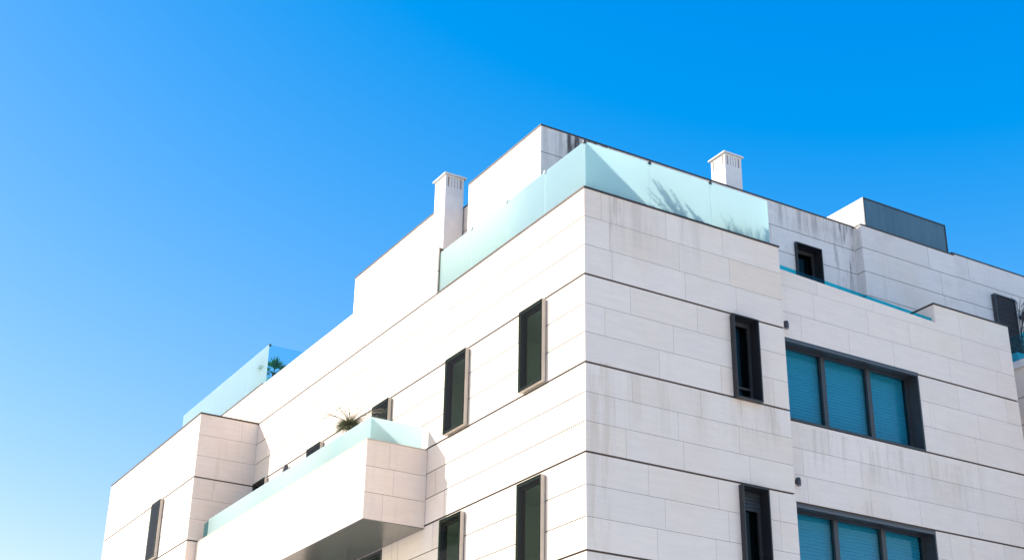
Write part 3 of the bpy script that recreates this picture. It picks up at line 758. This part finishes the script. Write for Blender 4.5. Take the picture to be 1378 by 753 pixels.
# young fan palm behind the clear end glass
def palm():
    r = random.Random(9); c = Vector((.42, 14.28, 1.42))
    e = empty('fan_palm', (c.x, c.y, RPZ2 + ZB)); tag(e, 'small green fan palm behind the clear end of the high glass screen', 'plant')
    mb = MB(); mb.box(c.x - .28, c.x + .28, c.y - .28, c.y + .5, RPZ2 + .002, RPZ2 + .24); mb.build('planter', M['frost'], e)
    mb = MB(); mb.tube([(c.x, c.y, RPZ2 + .2), (c.x + .01, c.y, 1.35), (c.x, c.y, 1.52)], [.05, .06, .045], 8); mb.build('trunk', BARK, e)
    mb = MB()
    for i in range(12):
        az = i * 2.4 + r.uniform(-.2, .2); elv = r.uniform(.1, 1.5)
        d = Vector((math.cos(az) * math.cos(elv), math.sin(az) * math.cos(elv), math.sin(elv)))
        st = Vector((c.x, c.y, 1.52)); hub = st + d * r.uniform(.10, .22)
        mb.tube([st, hub], .006, 4, 0)
        sd = d.cross(Vector((0, 0, 1))).normalized()
        for k in range(9):
            a = (k - 4) / 4 * 1.1; L = r.uniform(.28, .38) * (1 - abs(a) * .22)
            dd = (d * math.cos(a) + sd * math.sin(a)).normalized()
            mb.ribbon([hub, hub + dd * L * .5, hub + dd * L + Vector((0, 0, -.03))], [.012, .034, .002], sd.cross(d) + rv(r) * .25, 0, (r.random(), 0, 0))
    mb.build('fronds', LP, e)
palm()

# feathery shrubs behind the corner glass: what shows is the shade they cast on it
def feathery(x, y, fr, label, seed):
    r = random.Random(seed)
    e = empty('terrace_shrub', (x, y, -.03 + ZB)); tag(e, label, 'plant', 'plants on the corner terrace')
    mb = MB(); mb.box(x - .25, x + .25, y - .09, y + .16, -.029, .14); mb.build('planter', POT, e)
    mb = MB()
    for (tx, tz, n) in fr:
        st = Vector((x + r.uniform(-.1, .1), y + r.uniform(-.03, .05), .12)); tip = Vector((tx, y + r.uniform(-.04, .10), tz))
        ln = tip - st; mid = st + ln * .5 + Vector((0, 0, -.05 * ln.length + .02))
        P = lambda q: st * (1 - q) ** 2 + mid * 2 * q * (1 - q) + tip * q * q
        mb.tube([P(q) for q in (0, .25, .5, .75, 1)], [.009, .008, .006, .005, .003], 5)
        for k in range(n):
            q = .12 + .88 * (k / n); p = P(q); w = .18 * (1.1 - q)
            dd = (ln.normalized() * .9 + rv(r) * .8).normalized()
            mb.ribbon([p, p + dd * w * .6, p + dd * w + Vector((0, 0, -.02))], [.006, .016, .002], rv(r), 0, (r.random(), 0, 0))
    mb.build('foliage', LS, e)
feathery(1.74, .40, [(.88, 1.00, 150), (.92, .92, 130), (1.0, .82, 90), (.78, .74, 60), (.80, .62, 60), (.72, .50, 50), (1.3, .82, 90), (1.25, .70, 70)],
         'feathery shrub leaning left behind the frosted corner glass', 61)
feathery(2.12, .40, [(1.40, .78, 120), (1.55, .64, 90), (1.75, .56, 70), (1.9, .50, 60), (2.25, .50, 50)], 'lower feathery shrub behind the middle frosted corner pane', 62)
def grasses(x0, x1, y, n, label, seed):
    r = random.Random(seed); xm = (x0 + x1) / 2
    e = empty('potted_plant', (xm, y, -.03 + ZB)); tag(e, label, 'plant', 'plants on the corner terrace')
    mb = MB(); mb.box(x0, x1, y - .06, y + .12, -.029, .06); mb.build('planter', POT, e)
    mb = MB()
    for i in range(n):
        p = Vector((r.uniform(x0, x1), y + r.uniform(-.03, .06), .06)); h = r.uniform(.12, .52) * (0.5 + r.random() * .6)
        ln = Vector((r.gauss(0, .25), r.gauss(0, .12), 1)) * h
        mb.ribbon([p, p + ln * .6, p + ln + Vector((ln.x * .5, 0, -.02))], [.010, .012, .002], (0, 1, .2), 0, (r.random(), 0, 0))
    mb.build('blades', LS, e)
grasses(2.62, 3.60, .22, 170, 'row of short grasses at the foot of the last frosted corner pane', 63)

# bare climbing twigs by the far shutter
def twigs():
    r = random.Random(77); e = empty('bare_shrub', (12.2, 1.75, -.2 + ZB)); tag(e, 'bare dark twigs rising beside the brown shutter above the teal glass', 'shrub')
    mb = MB(); mb.box(11.8, 12.7, 1.55, 1.95, -.199, .3); mb.build('planter', POT, e)
    mb = MB(); bud = MB()
    def branch(p, d, L, rad, lev):
        pts = [p]; n = 7
        for k in range(n):
            d = (d + rv(r) * .16 + Vector((0, 0, .05))).normalized(); pts.append(pts[-1] + d * L / n)
        mb.tube(pts, [rad * (1 - .6 * k / n) for k in range(n + 1)], 5)
        for k in range(2, n + 1):
            if lev < 2 and r.random() < .55: branch(pts[k], (d + rv(r) * .8).normalized(), L * r.uniform(.2, .4), rad * .55, lev + 1)
            if r.random() < .5: q = pts[k]; bud.ribbon([q, q + rv(r) * .05], .018, rv(r), 0, (r.random(), 0, 0))
    for b, d, L in (((12.16, 1.72, .28), (-.10, 0, 1), 1.5), ((12.28, 1.70, .28), (.02, 0, 1), 1.75), ((12.22, 1.75, .28), (.16, -.05, 1), 1.6), ((12.12, 1.72, .28), (.30, 0, .9), 1.2), ((12.3, 1.74, .28), (-.05, -.05, 1), 1.3)):
        branch(Vector(b), Vector(d).normalized(), L, .014, 0)
    mb.build('stems', BARK, e); bud.build('buds', BARK, e)
twigs()
